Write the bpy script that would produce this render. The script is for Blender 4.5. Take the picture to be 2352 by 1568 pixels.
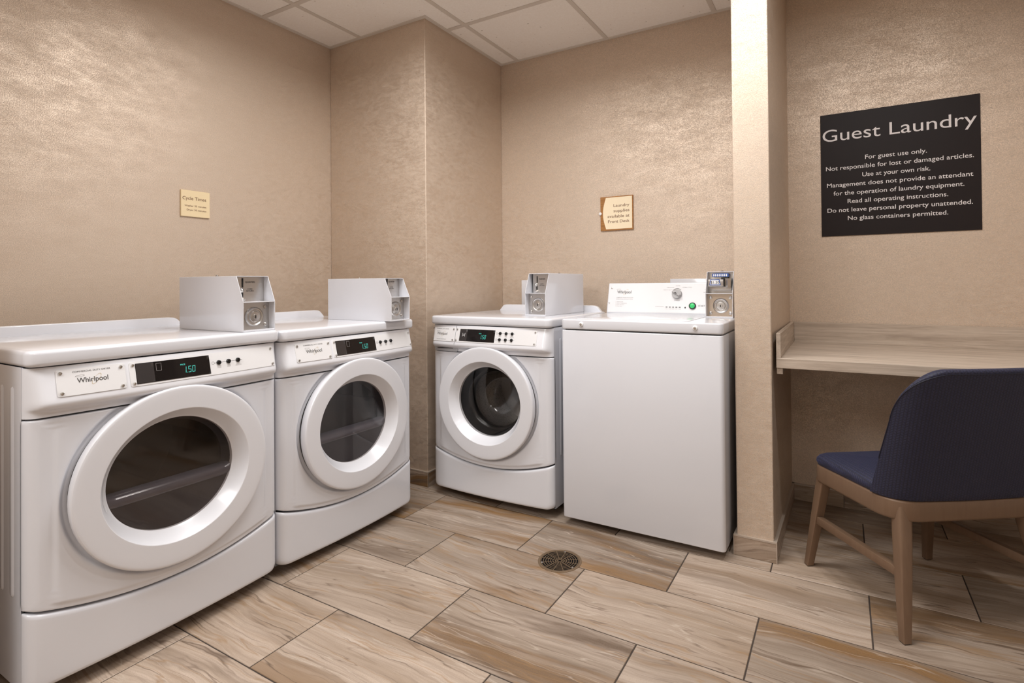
import bpy, bmesh, math, random
from mathutils import Vector, Matrix
random.seed(7)
for _o in list(bpy.data.objects): bpy.data.objects.remove(_o)
SC = bpy.context.scene
COL = SC.collection
PI = math.pi

# ------------------------------------------------------------------ camera
def make_camera():
    f, yaw, pitch, roll, cx, cy, h, S = 1232.97, -0.5141, 0.0095, -0.0088, 1238.56, 638.23, 1.0722, 2.6693
    c, s = math.cos(yaw), math.sin(yaw)
    r = Vector((c, -s, 0)); fw = Vector((s, c, 0)); up = Vector((0, 0, 1))
    c, s = math.cos(pitch), math.sin(pitch)
    f2 = c*fw + s*up; u2 = c*up - s*fw
    c, s = math.cos(roll), math.sin(roll)
    r3 = c*r + s*u2; u3 = c*u2 - s*r
    cd = bpy.data.cameras.new('camera'); co = bpy.data.objects.new('camera', cd); COL.objects.link(co)
    m = Matrix((r3, u3, -f2)).transposed().to_4x4(); m.translation = (S, 0, h)
    co.matrix_world = m
    cd.sensor_width = 36; cd.lens = f*36/2352
    cd.shift_x = (1176-cx)/2352; cd.shift_y = (cy-784)/2352
    cd.clip_start = 0.02
    SC.camera = co
make_camera()

# ------------------------------------------------------------------ world, exposure, lamps
w = bpy.data.worlds.new('world'); SC.world = w; w.use_nodes = True
w.node_tree.nodes['Background'].inputs[0].default_value = (1.0, .93, .86, 1)
w.node_tree.nodes['Background'].inputs[1].default_value = 0.05
SC.view_settings.view_transform = 'Standard'; SC.view_settings.look = 'None'
SC.view_settings.gamma = 1; SC.view_settings.use_curve_mapping = False
SC.view_settings.exposure = 0.0
WARM = (1.0, 1.0, 1.0)
CEIL = 2.496
def area(name, loc, sx, sy, watts, spread=180, shape='RECTANGLE', rot=(0, 0, 0), color=WARM):
    l = bpy.data.lights.new(name, 'AREA'); l.shape = shape; l.size = sx; l.size_y = sy
    l.energy = watts; l.color = color; l.spread = math.radians(spread)
    o = bpy.data.objects.new(name, l); COL.objects.link(o); o.location = loc; o.rotation_euler = rot
    return o
# (centre x, centre y, size x, size y, watts, spread)
TROFFERS = [(1.484, 1.448, 1.17, .58, 26, 165), (2.70, -.9, .58, 1.19, 8, 172), (1.18, -.9, .58, 1.19, 40, 172)]  # last two, behind the camera, are unseen lights added as fill
CANS = [(2.36, 1.80, 5.5, 150), (2.98, 1.60, 11, 172)]
for i, (x, y, a, b, wt, sp) in enumerate(TROFFERS): area('troffer_lamp', (x, y, CEIL-.012), a, b, wt, sp)
for i, (x, y, wt, sp) in enumerate(CANS): area('can_lamp', (x, y, CEIL-.012), .13, .13, wt, sp, 'DISK')

# ------------------------------------------------------------------ mesh helpers
class MB:
    def __init__(s): s.v = []; s.f = []; s.uv = None
    def add(s, vs, fs):
        o = len(s.v); s.v += [tuple(p) for p in vs]; s.f += [[i+o for i in f] for f in fs]; return s
    def grid(s, rows, cu=False, cv=False, flip=False):
        n, m = len(rows), len(rows[0]); vs = [p for r in rows for p in r]; fs = []
        for i in range(n if cu else n-1):
            for j in range(m if cv else m-1):
                a, b = i*m+j, i*m+(j+1) % m; c, d = ((i+1) % n)*m+(j+1) % m, ((i+1) % n)*m+j
                fs.append([a, b, c, d] if not flip else [d, c, b, a])
        return s.add(vs, fs)
    def box(s, x0, x1, y0, y1, z0, z1):
        return s.add([(x0,y0,z0),(x1,y0,z0),(x1,y1,z0),(x0,y1,z0),(x0,y0,z1),(x1,y0,z1),(x1,y1,z1),(x0,y1,z1)],
                     [[0,3,2,1],[4,5,6,7],[0,1,5,4],[1,2,6,5],[2,3,7,6],[3,0,4,7]])
    def prism(s, poly, fn0, fn1):
        """poly of 2-D points, fn0/fn1 place them at the two ends"""
        n = len(poly); vs = [fn0(p) for p in poly]+[fn1(p) for p in poly]
        return s.add(vs, [list(range(n))[::-1], [n+i for i in range(n)]]+[[i, (i+1) % n, n+(i+1) % n, n+i] for i in range(n)])
    def slab(s, poly, z0, z1): return s.prism(poly, lambda p: (p[0], p[1], z0), lambda p: (p[0], p[1], z1))
    def xz(s, poly, y0, y1): return s.prism(poly, lambda p: (p[0], y0, p[1]), lambda p: (p[0], y1, p[1]))
    def yz(s, poly, x0, x1): return s.prism(poly, lambda p: (x0, p[0], p[1]), lambda p: (x1, p[0], p[1]))
    def lathe(s, prof, n=32, fn=None, cap0=False, cap1=False):
        """prof of (radius, height); fn(x, y, h) -> point, default about z"""
        fn = fn or (lambda x, y, h: (x, y, h))
        rows = [[fn(r*math.cos(2*PI*k/n), r*math.sin(2*PI*k/n), h) for k in range(n)] for r, h in prof]
        o = len(s.v); s.grid(rows, cv=True)
        if cap0: s.f.append([o+k for k in range(n)][::-1])
        if cap1: s.f.append([o+(len(prof)-1)*n+k for k in range(n)])
        return s
    def tube(s, pts, r, n=10, caps=True):
        pts = [Vector(p) for p in pts]; rows = []
        up = Vector((0, 0, 1))
        for i, p in enumerate(pts):
            t = (pts[min(i+1, len(pts)-1)]-pts[max(i-1, 0)]).normalized()
            a = t.cross(up); a = a if a.length > 1e-4 else t.cross(Vector((1, 0, 0))); a.normalize(); b = a.cross(t)
            rr = r[i] if isinstance(r, (list, tuple)) else r
            rows.append([p+rr*(math.cos(2*PI*k/n)*a+math.sin(2*PI*k/n)*b) for k in range(n)])
        o = len(s.v); s.grid(rows, cv=True)
        if caps: s.f.append([o+k for k in range(n)]); s.f.append([o+(len(pts)-1)*n+k for k in range(n)][::-1])
        return s

def obj(name, mb, mat, parent=None, bevel=0, seg=2, smooth=35, fix=True):
    me = bpy.data.meshes.new(name)
    me.from_pydata([tuple(v) for v in mb.v], [], mb.f); me.validate()
    bm = bmesh.new(); bm.from_mesh(me)
    if fix:
        bmesh.ops.remove_doubles(bm, verts=bm.verts, dist=1e-6)
        bmesh.ops.recalc_face_normals(bm, faces=bm.faces)
    if bevel:
        es = [e for e in bm.edges if len(e.link_faces) == 2 and e.calc_face_angle(0) > .5]
        bmesh.ops.bevel(bm, geom=es, offset=bevel, segments=seg, profile=.5, affect='EDGES', clamp_overlap=True)
    bm.to_mesh(me); bm.free()
    if mb.uv:
        ul = me.uv_layers.new(name='UVMap')
        for l in me.loops: ul.data[l.index].uv = mb.uv(me.vertices[l.vertex_index].co)
    if smooth:
        me.shade_smooth(); me.set_sharp_from_angle(angle=math.radians(smooth))
    if mat: me.materials.append(mat)
    o = bpy.data.objects.new(name, me); COL.objects.link(o)
    if parent: o.parent = parent
    return o
def tag(o, label=None, cat=None, group=None, kind=None):
    if label: o['label'] = label
    if cat: o['category'] = cat
    if group: o['group'] = group
    if kind: o['kind'] = kind
    return o
def thing(name, label, cat, loc=(0, 0, 0), rz=0, group=None):
    o = bpy.data.objects.new(name, None); COL.objects.link(o); o.empty_display_size = .1
    o.location = loc; o.rotation_euler = (0, 0, rz)
    return tag(o, label, cat, group)
def struct(name, mb, mat, bevel=0, smooth=0):
    return tag(obj(name, mb, mat, None, bevel, smooth=smooth), kind='structure')
def dup(root, loc, rz, label):
    r = root.copy(); COL.objects.link(r); r.location = loc; r.rotation_euler = (0, 0, rz); r['label'] = label
    for ch in list(root.children):
        c = ch.copy(); COL.objects.link(c); c.parent = r
        for g in list(ch.children):
            d = g.copy(); COL.objects.link(d); d.parent = c
    return r
def rrect(x0, x1, y0, y1, r, n=6):
    r = r if isinstance(r, (list, tuple)) else [r]*4; out = []
    for (cx, cy, a, rr) in ((x1-r[0], y1-r[0], 0, r[0]), (x0+r[1], y1-r[1], 90, r[1]), (x0+r[2], y0+r[2], 180, r[2]), (x1-r[3], y0+r[3], 270, r[3])):
        for k in range(n+1):
            t = math.radians(a+90*k/n); out.append((cx+rr*math.cos(t), cy+rr*math.sin(t)))
    return out
def sstep(a, b, x):
    t = max(0, min(1, (x-a)/(b-a))); return t*t*(3-2*t)

# ------------------------------------------------------------------ materials
def nt(name):
    m = bpy.data.materials.new(name); m.use_nodes = True
    return m, m.node_tree, m.node_tree.nodes['Principled BSDF']
def pmat(name, col, rough=.5, metal=0, coat=0, spec=.5, emit=None, estr=0):
    m, t, b = nt(name)
    b.inputs['Base Color'].default_value = (*col, 1); b.inputs['Roughness'].default_value = rough
    b.inputs['Metallic'].default_value = metal; b.inputs['Coat Weight'].default_value = coat
    b.inputs['Coat Roughness'].default_value = .08; b.inputs['Specular IOR Level'].default_value = spec
    if emit: b.inputs['Emission Color'].default_value = (*emit, 1); b.inputs['Emission Strength'].default_value = estr
    return m
class NG:
    """tiny node-graph helper"""
    def __init__(s, t): s.t = t
    def n(s, typ, ins=None, **props):
        nd = s.t.nodes.new(typ)
        for k, v in props.items(): setattr(nd, k, v)
        for k, v in (ins or {}).items():
            if hasattr(v, 'is_linked'): s.t.links.new(v, nd.inputs[k])
            elif v is not None: nd.inputs[k].default_value = v
        return nd
    def math(s, op, a, b=None, c=None, clamp=False):
        ins = {0: a}
        if b is not None: ins[1] = b
        if c is not None: ins[2] = c
        nd = s.n('ShaderNodeMath', ins, operation=op); nd.use_clamp = clamp; return nd.outputs[0]
    def mixc(s, f, a, b, bt='MIX'):
        nd = s.t.nodes.new('ShaderNodeMix'); nd.data_type = 'RGBA'; nd.blend_type = bt
        for k, v in ((0, f), (6, a), (7, b)):
            if hasattr(v, 'is_linked'): s.t.links.new(v, nd.inputs[k])
            else: nd.inputs[k].default_value = v if k == 0 else (*v, 1) if len(v) == 3 else v
        return nd.outputs[2]
    def noise(s, vec, scale, detail=2, rough=.5, dist=0):
        return s.n('ShaderNodeTexNoise', {'Vector': vec, 'Scale': scale, 'Detail': detail, 'Roughness': rough, 'Distortion': dist}).outputs[0]
    def mapping(s, vec, scale=(1, 1, 1), loc=(0, 0, 0), rot=(0, 0, 0)):
        return s.n('ShaderNodeMapping', {'Vector': vec, 'Scale': scale, 'Location': loc, 'Rotation': rot}).outputs[0]
    def ramp(s, f, stops):
        nd = s.n('ShaderNodeValToRGB', {'Fac': f}); cr = nd.color_ramp
        while len(cr.elements) < len(stops): cr.elements.new(.5)
        for e, (p, c) in zip(cr.elements, stops): e.position = p; e.color = (*c, 1)
        return nd.outputs[0]
    def rng(s, f, a, b, c=0, d=1):
        return s.n('ShaderNodeMapRange', {0: f, 1: a, 2: b, 3: c, 4: d}).outputs[0]
    def bump(s, h, strength=.3, dist=.002):
        return s.n('ShaderNodeBump', {'Height': h, 'Strength': strength, 'Distance': dist}).outputs[0]
    def link(s, a, b): s.t.links.new(a, b)

def wall_material():
    m, t, b = nt('metallic_wallpaper'); g = NG(t)
    co = g.n('ShaderNodeNewGeometry').outputs['Position']
    cloud = g.noise(g.mapping(co, (1.7, 1.7, 4.6)), 3.4, 10, .78, .15)
    grain = g.noise(g.mapping(co, (1, 1, 1.2)), 300, 2, .65)
    cl = g.rng(cloud, .33, .68)
    col = g.mixc(cl, (.610, .492, .388), (.660, .548, .446))
    gr = g.rng(grain, .3, .7, .80, 1.18)
    col = g.mixc(1.0, col, g.n('ShaderNodeCombineColor', {0: gr, 1: gr, 2: gr}).outputs[0], 'MULTIPLY')
    g.link(col, b.inputs['Base Color'])
    mid = g.noise(g.mapping(co, (1, 1, 2.4)), 30, 5, .7, .2)
    blend = g.math('ADD', grain, g.math('MULTIPLY', g.math('SUBTRACT', cloud, .5), .5))
    blend = g.math('ADD', blend, g.math('MULTIPLY', g.math('SUBTRACT', mid, .5), .55))
    fleck = g.rng(blend, .38, .62, .06, .78)
    g.link(fleck, b.inputs['Metallic'])
    g.link(g.math('SUBTRACT', g.rng(cloud, .35, .65, .62, .50), g.math('MULTIPLY', g.math('SUBTRACT', grain, .5), .35)), b.inputs['Roughness'])
    g.link(g.bump(grain, .45, .0009), b.inputs['Normal'])
    return m
def tile_material(name='stone_tile', uvname='UVMap'):
    m, t, b = nt(name); g = NG(t)
    uv = g.n('ShaderNodeUVMap', uv_map=uvname).outputs[0]
    rnd = g.n('ShaderNodeSeparateColor', {0: g.n('ShaderNodeAttribute', attribute_name='tile').outputs[0]})
    r1, r2, r3 = rnd.outputs[0], rnd.outputs[1], rnd.outputs[2]
    def warp(vec, sc, amp, det):
        wn = g.n('ShaderNodeTexNoise', {'Vector': g.mapping(vec, (*sc, 1)), 'Scale': 1.0, 'Detail': det, 'Roughness': .55}).outputs['Color']
        wv = g.n('ShaderNodeVectorMath', {0: wn, 1: (.5, .5, .5)}, operation='SUBTRACT').outputs[0]
        wv = g.n('ShaderNodeVectorMath', {0: wv, 1: (*amp, 0)}, operation='MULTIPLY').outputs[0]
        return g.n('ShaderNodeVectorMath', {0: vec, 1: wv}, operation='ADD').outputs[0]
    p = warp(uv, (1.6, 2.2), (.10, .14), 2)
    q = warp(p, (9, 14), (.024, .026), 3)
    def ridge(vec, sc, loc, det, lvl, wd, amt, dist=0):
        v = g.noise(g.mapping(vec, (*sc, 1), (*loc, 0)), 1.0, det, .5, dist)
        return g.math('MULTIPLY', g.rng(g.math('ABSOLUTE', g.math('SUBTRACT', v, lvl)), 0, wd, 1, 0), amt)
    soft = g.noise(g.mapping(p, (1.0, 9, 1)), 1.0, 5, .6)
    streak = g.noise(g.mapping(p, (1.8, 60, 1)), 1.0, 7, .72)
    grey = g.rng(r1, .35, 1.0)
    base = g.mixc(grey, (.375, .282, .206), (.250, .199, .155))
    lite = g.mixc(grey, (.560, .450, .364), (.370, .302, .246))
    col = g.mixc(g.rng(soft, .36, .60), base, lite)
    dk = g.math('MULTIPLY', g.rng(streak, .44, .68), g.rng(grey, 0, 1, .45, .70))
    col = g.mixc(dk, col, (.165, .115, .078))
    bn = g.noise(g.mapping(q, (.8, 7.5, 1), (7.1, 2.3, 0)), 1.0, 5, .6)
    col = g.mixc(g.math('MULTIPLY', g.rng(bn, .49, .63), g.rng(r2, .2, .8, .15, 1)), col, (.125, .083, .054))
    gd = g.noise(g.mapping(q, (.75, 7, 1), (3.1, 7.7, 0)), 1.0, 6, .6)
    col = g.mixc(g.math('MULTIPLY', g.rng(gd, .51, .62), g.rng(r3, .1, .6, .2, 1)), col, (.215, .118, .047))
    vm = g.noise(g.mapping(uv, (2, 5, 1), (4.4, 1.2, 0)), 1.0, 2)
    msk = g.rng(vm, .45, .60)
    col = g.mixc(g.math('MULTIPLY', ridge(q, (1.1, 15), (1.3, 2.9), 2, .50, .014, .90), msk), col, (.115, .075, .050))
    col = g.mixc(g.math('MULTIPLY', ridge(q, (1.6, 22), (5.3, 8.9), 2, .48, .012, .75), g.rng(vm, .60, .42)), col, (.14, .093, .064))
    col = g.mixc(ridge(q, (.9, 12), (9.3, 1.9), 3, .55, .012, .50), col, (.31, .175, .07))
    col = g.mixc(ridge(q, (1.0, 13), (4.3, 5.9), 3, .44, .009, .38), col, (.66, .57, .48))
    speck = g.noise(g.mapping(uv, (1, 1.6, 1)), 230, 4, .75)
    col = g.mixc(g.rng(speck, .38, .70, 0, .36), col, (.27, .195, .14))
    g.link(col, b.inputs['Base Color'])
    b.inputs['Roughness'].default_value = .42
    b.inputs['Specular IOR Level'].default_value = .4
    h = g.math('ADD', streak, g.math('MULTIPLY', speck, .35))
    g.link(g.bump(h, .32, .002), b.inputs['Normal'])
    return m
def ceiling_material():
    m, t, b = nt('ceiling_tile'); g = NG(t)
    co = g.n('ShaderNodeNewGeometry').outputs['Position']
    n = g.noise(co, 120, 3, .6)
    pit = g.noise(co, 46, 2, .5)
    col = g.mixc(g.rng(n, .35, .7), (.90, .85, .79), (.94, .90, .85))
    col = g.mixc(g.rng(pit, .72, .76), col, (.55, .49, .43))
    g.link(col, b.inputs['Base Color']); b.inputs['Roughness'].default_value = .9
    g.link(g.bump(n, .35, .002), b.inputs['Normal'])
    return m
def laminate_material(name='woodgrain_laminate', axis=0):
    m, t, b = nt(name); g = NG(t)
    co = g.n('ShaderNodeTexCoord').outputs['Object']
    sc = (1.6, 30, 30) if axis == 0 else (30, 30, 1.6) if axis == 2 else (30, 1.6, 30)
    a = g.noise(g.mapping(co, sc), 1.6, 7, .65, .6); c = g.noise(g.mapping(co, tuple(x*4 for x in sc)), 1.5, 5, .7)
    col = g.ramp(a, [(.3, (.33, .262, .205)), (.5, (.50, .41, .33)), (.7, (.62, .53, .44))])
    col = g.mixc(g.rng(c, .45, .75, 0, .5), col, (.33, .265, .215))
    g.link(col, b.inputs['Base Color']); b.inputs['Roughness'].default_value = .45
    return m
def fabric_material():
    m, t, b = nt('navy_embossed_fabric'); g = NG(t)
    uv = g.n('ShaderNodeSeparateXYZ', {0: g.n('ShaderNodeUVMap', uv_map='UVMap').outputs[0]})
    u = g.math('DIVIDE', uv.outputs[0], .0092); v = g.math('DIVIDE', uv.outputs[1], .0082)
    fu = g.math('FRACT', u); par = g.math('GREATER_THAN', g.math('FRACT', g.math('MULTIPLY', u, .5)), .5)
    sgn = g.math('SUBTRACT', g.math('MULTIPLY', par, 2), 1)
    fv = g.math('FRACT', g.math('ADD', v, g.math('MULTIPLY', g.math('MULTIPLY', fu, sgn), .55)))
    eu = g.math('MINIMUM', fu, g.math('SUBTRACT', 1, fu)); ev = g.math('MINIMUM', fv, g.math('SUBTRACT', 1, fv))
    h = g.math('MULTIPLY', g.rng(eu, .06, .28), g.rng(ev, .04, .26))
    fine = g.noise(g.n('ShaderNodeUVMap', uv_map='UVMap').outputs[0], 900, 1, .5)
    col = g.mixc(g.rng(h, 0, 1), (.0085, .0088, .024), (.0165, .0178, .050))
    g.link(col, b.inputs['Base Color']); b.inputs['Roughness'].default_value = .62
    b.inputs['Sheen Weight'].default_value = .10; b.inputs['Sheen Roughness'].default_value = .5
    b.inputs['Sheen Tint'].default_value = (.5, .55, .9, 1)
    g.link(g.bump(g.math('ADD', h, g.math('MULTIPLY', fine, .1)), .45, .0010), b.inputs['Normal'])
    return m
def brushed_wood_metal():
    m, t, b = nt('bronze_wood_finish'); g = NG(t)
    co = g.n('ShaderNodeTexCoord').outputs['Object']
    n = g.noise(g.mapping(co, (60, 60, 6)), 1.5, 5, .6)
    g.link(g.mixc(n, (.165, .098, .060), (.215, .138, .088)), b.inputs['Base Color'])
    b.inputs['Roughness'].default_value = .38; b.inputs['Metallic'].default_value = .22
    return m
def glass_mix(name, tint, fac=.9, rough=.03):
    """thin pane: mostly see-through, with fresnel reflection"""
    m = bpy.data.materials.new(name); m.use_nodes = True; t = m.node_tree; t.nodes.clear(); g = NG(t)
    tr = g.n('ShaderNodeBsdfTransparent', {0: (*tint, 1)}).outputs[0]
    gl = g.n('ShaderNodeBsdfGlossy', {'Color': (1, 1, 1, 1), 'Roughness': rough}).outputs[0]
    fc = g.n('ShaderNodeLayerWeight', {'Blend': .5}).outputs['Facing']
    fr = g.math('MULTIPLY_ADD', g.math('POWER', fc, 5), .94, .045)
    mx = g.n('ShaderNodeMixShader', {0: fr, 1: tr, 2: gl}).outputs[0]
    out = g.n('ShaderNodeOutputMaterial'); g.link(mx, out.inputs[0])
    return m
def drum_material(name, col, iris=False):
    m, t, b = nt(name); g = NG(t)
    co = g.n('ShaderNodeTexCoord').outputs['Object']
    ang = g.n('ShaderNodeTexVoronoi', {'Vector': co, 'Scale': 210}, feature='F1').outputs['Distance']
    hole = g.rng(ang, .22, .34)
    c = g.mixc(hole, tuple(x*.12 for x in col), col)
    g.link(c, b.inputs['Base Color']); b.inputs['Metallic'].default_value = .85; b.inputs['Roughness'].default_value = .35
    g.link(g.bump(hole, .4, .001), b.inputs['Normal'])
    return m

M = {}
M['wall'] = wall_material()
M['paint'] = pmat('pale_wall_paint', (.84, .80, .75), .7)
M['tile'] = tile_material()
M['ceil'] = ceiling_material()
M['grout'] = pmat('grout', (.055, .040, .031), .9)
M['tbar'] = pmat('ceiling_grid_metal', (.66, .60, .535), .5)
M['enamel'] = pmat('white_enamel', (.705, .712, .755), .20, 0, .5)
M['plastic'] = pmat('white_plastic', (.725, .728, .765), .30, 0, .15)
M['powder'] = pmat('white_powder_coat', (.71, .715, .755), .16, 0, .6)
M['plate'] = pmat('white_control_plate', (.77, .765, .775), .28)
M['black'] = pmat('black_display_glass', (.010, .008, .008), .10, 0, .1, spec=.3)
M['screen2'] = pmat('dark_display_strip', (.035, .03, .03), .22)
M['rubber'] = pmat('black_rubber', (.008, .0075, .0075), .25)
M['dark'] = pmat('dark_recess', (.02, .018, .017), .7)
M['chrome'] = pmat('screw_steel', (.62, .60, .57), .25, 1)
M['steel'] = pmat('zinc_steel', (.60, .58, .56), .32, 1)
M['steel2'] = pmat('tarnished_zinc', (.56, .47, .38), .38, 1)
M['ink'] = pmat('dark_ink', (.06, .052, .05), .6)
M['inkgrey'] = pmat('grey_ink', (.34, .32, .31), .6)
M['gold'] = pmat('gold_ink', (.55, .40, .17), .5)
M['liner'] = pmat('grey_door_liner', (.056, .054, .062), .28, 0, .3)
M['ledge'] = pmat('grey_glossy_ledge', (.13, .125, .15), .14, 0, .5)
M['linerdark'] = pmat('dark_door_window', (.030, .023, .018), .12, 0, .4)
M['teal'] = pmat('teal_digits', (.02, .2, .17), .5, emit=(.10, .80, .66), estr=.75)
M['green'] = pmat('green_start_button', (.03, .36, .11), .3, emit=(.05, .8, .2), estr=.35)
M['greyknob'] = pmat('grey_knob', (.42, .41, .41), .35)
M['blue'] = pmat('blue_label', (.03, .10, .38), .4)
M['white'] = pmat('white_label', (.85, .85, .86), .5)
M['cream'] = pmat('cream_sign', (.86, .70, .44), .55)
M['creamdk'] = pmat('cream_sign_edge', (.60, .42, .2), .6)
M['signwood'] = laminate_material('sign_woodgrain', 0)
M['brownink'] = pmat('brown_ink', (.18, .085, .045), .6)
M['signblack'] = pmat('black_sign_board', (.014, .009, .009), .5, spec=.25)
M['signwhite'] = pmat('white_sign_lettering', (.78, .74, .74), .5)
M['laminate'] = laminate_material()
M['laminatey'] = laminate_material('woodgrain_laminate_side', 1)
M['fabric'] = fabric_material()
M['bronze'] = brushed_wood_metal()
M['brass'] = pmat('aged_brass', (.20, .135, .080), .45, .5)
M['pit'] = pmat('drain_pit', (.006, .005, .005), .9, spec=.1)
M['glass'] = glass_mix('clear_glass', (.80, .79, .78))
M['tint'] = glass_mix('smoked_glass', (.74, .71, .70))
M['drum'] = drum_material('perforated_drum', (.46, .44, .43))
M['drumback'] = pmat('steel_drum_back', (.60, .58, .56), .30, .8)
M['drumdry'] = pmat('dryer_drum_steel', (.42, .40, .39), .28, .9)
M['trimline'] = pmat('tile_edge_trim', (.50, .42, .35), .4, .3)
M['lens'] = pmat('light_diffuser', (.9, .88, .85), .5, emit=(1, .93, .85), estr=2.0)
M['feet'] = pmat('black_foot', (.03, .03, .03), .6)

# ------------------------------------------------------------------ text
_cap = {}
def text_verts(body, bold=.012):
    cu = bpy.data.curves.new('t', 'FONT'); cu.body = body; cu.size = 1; cu.resolution_u = 5; cu.offset = bold
    o = bpy.data.objects.new('t', cu); COL.objects.link(o)
    bpy.context.view_layer.update()
    me = bpy.data.meshes.new_from_object(o.evaluated_get(bpy.context.evaluated_depsgraph_get()))
    vs = [(v.co.x, v.co.y) for v in me.vertices]; fs = [list(p.vertices) for p in me.polygons]
    bpy.data.objects.remove(o); bpy.data.curves.remove(cu); bpy.data.meshes.remove(me)
    return vs, fs
def text(mb, body, x0, x1, zb, cap, fn, slant=0, bold=.005):
    """letters from x0 to x1 on baseline zb with capital height cap; fn(x, z) -> point"""
    if 'H' not in _cap: _cap['H'] = max(v[1] for v in text_verts('H')[0])
    vs, fs = text_verts(body, bold)
    a = min(v[0] for v in vs); b = max(v[0] for v in vs); k = cap/_cap['H']; sx = (x1-x0)/(b-a)
    mb.add([fn(x0+(x-a)*sx+slant*z*k, zb+z*k) for x, z in vs], fs)
    return mb
def digits(mb, s, x, z, w, h, gap, fn, slant=.12, th=.16):
    segs = {'1': 'bc', '5': 'afgcd', '0': 'abcdef', '.': 'p'}
    t = th*w
    def q(x0, z0, x1, z1): mb.add([fn(a+slant*(b-z), b) for a, b in ((x0, z0), (x1, z0), (x1, z1), (x0, z1))], [[0, 1, 2, 3]])
    for c in s:
        g = t*.25
        for k in segs[c]:
            if k == 'a': q(x+g, z+h-t, x+w-g, z+h)
            if k == 'd': q(x+g, z, x+w-g, z+t)
            if k == 'g': q(x+g, z+h/2-t/2, x+w-g, z+h/2+t/2)
            if k == 'f': q(x, z+h/2+g, x+t, z+h-g)
            if k == 'e': q(x, z+g, x+t, z+h/2-g)
            if k == 'b': q(x+w-t, z+h/2+g, x+w, z+h-g)
            if k == 'c': q(x+w-t, z+g, x+w, z+h/2-g)
            if k == 'p': q(x-gap*.55, z, x-gap*.55+t*1.1, z+t*1.3)
        x += gap*.75 if c == '.' else w+gap
    return mb

# ------------------------------------------------------------------ the room
XW1, XW2, YW, YB, XC, YC = 2.2954, 2.4298, 2.2277, 2.925, .7435, 2.1907
XR, YF = 3.372, -2.6     # right wing, far front wall
XE = 4.7
mb = MB().box(-.12, 0, YF-.12, YB+.12, 0, CEIL+.1); struct('wall_left', mb, M['wall'])
mb = MB().box(0, XE, YB, YB+.12, 0, CEIL+.1); struct('wall_back', mb, M['wall'])
mb = MB().box(0, XC, YC, YB, 0, CEIL+.1); struct('wall_column', mb, M['wall'], bevel=.004)
mb = MB().slab([(XW1, YW), (XW2, YW), (2.4410, YB), (XW1+.012, YB)], 0, CEIL+.1); struct('wall_wing', mb, M['wall'], bevel=.004)
mb = MB().box(XR, XR+.13, YW, YB, 0, CEIL+.1); struct('wall_alcove_end', mb, M['wall'], bevel=.004)
mb = MB().box(0, .84, .20, .385, 0, CEIL+.1); struct('wall_partition', mb, M['wall'], bevel=.004)
mb = MB().box(XE, XE+.12, YF-.12, YB+.12, 0, CEIL+.1); struct('wall_right', mb, M['paint'])
mb = MB().box(0, XE, YF-.12, YF, 0, CEIL+.1); struct('wall_front', mb, M['paint'])

def tiled(name, rects, z_of, kind_struct=True):
    """one mesh of separate tiles; every tile has its own colour attribute and veining offset"""
    bm = bmesh.new(); uvl = bm.loops.layers.uv.new('UVMap'); cl = bm.loops.layers.float_color.new('tile')
    for (x0, x1, y0, y1) in rects:
        du, dv = random.uniform(0, 60), random.uniform(0, 60); an = random.uniform(-.13, .13)
        c = (random.random(), random.random(), random.random(), 1)
        e = .0012
        vs = [bm.verts.new((x, y, z)) for x, y, z in ((x0, y0, -.004), (x1, y0, -.004), (x1, y1, -.004), (x0, y1, -.004),
              (x0, y0, -e), (x1, y0, -e), (x1, y1, -e), (x0, y1, -e), (x0+e, y0+e, 0), (x1-e, y0+e, 0), (x1-e, y1-e, 0), (x0+e, y1-e, 0))]
        q = [[8, 9, 10, 11]]+[[i, (i+1) % 4, 4+(i+1) % 4, 4+i] for i in range(4)]+[[4+i, 4+(i+1) % 4, 8+(i+1) % 4, 8+i] for i in range(4)]
        for f in q:
            fc = bm.faces.new([vs[i] for i in f])
            for l in fc.loops:
                x, y = l.vert.co.x-x0, l.vert.co.y-y0
                l[uvl].uv = (du+x*math.cos(an)-y*math.sin(an), dv+x*math.sin(an)+y*math.cos(an)); l[cl] = c
    for v in bm.verts: v.co = z_of(v.co)
    me = bpy.data.meshes.new(name); bm.to_mesh(me); bm.free()
    me.materials.append(M['tile'])
    o = bpy.data.objects.new(name, me); COL.objects.link(o); return o
TQ, TP, G = .610, .308, .0042
rects = []
for k in range(-4, 17):
    y1 = 2.1487-k*TP; y0 = y1-TP
    ox = .9045 if k % 2 == 0 else 1.2045
    for j in range(-3, 8):
        x0 = ox+j*TQ; x1 = x0+TQ
        a, b, c, d = max(x0, 0)+G/2, min(x1, XE)-G/2, max(y0, YF)+G/2, min(y1, YB)-G/2
        if b-a > .01 and d-c > .01: rects.append((a, b, c, d))
fl = tag(tiled('floor', rects, lambda v: v), kind='structure')
mb = MB().box(0, XE, YF, YB, -.06, -.0022); struct('floor_grout', mb, M['grout'])

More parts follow.
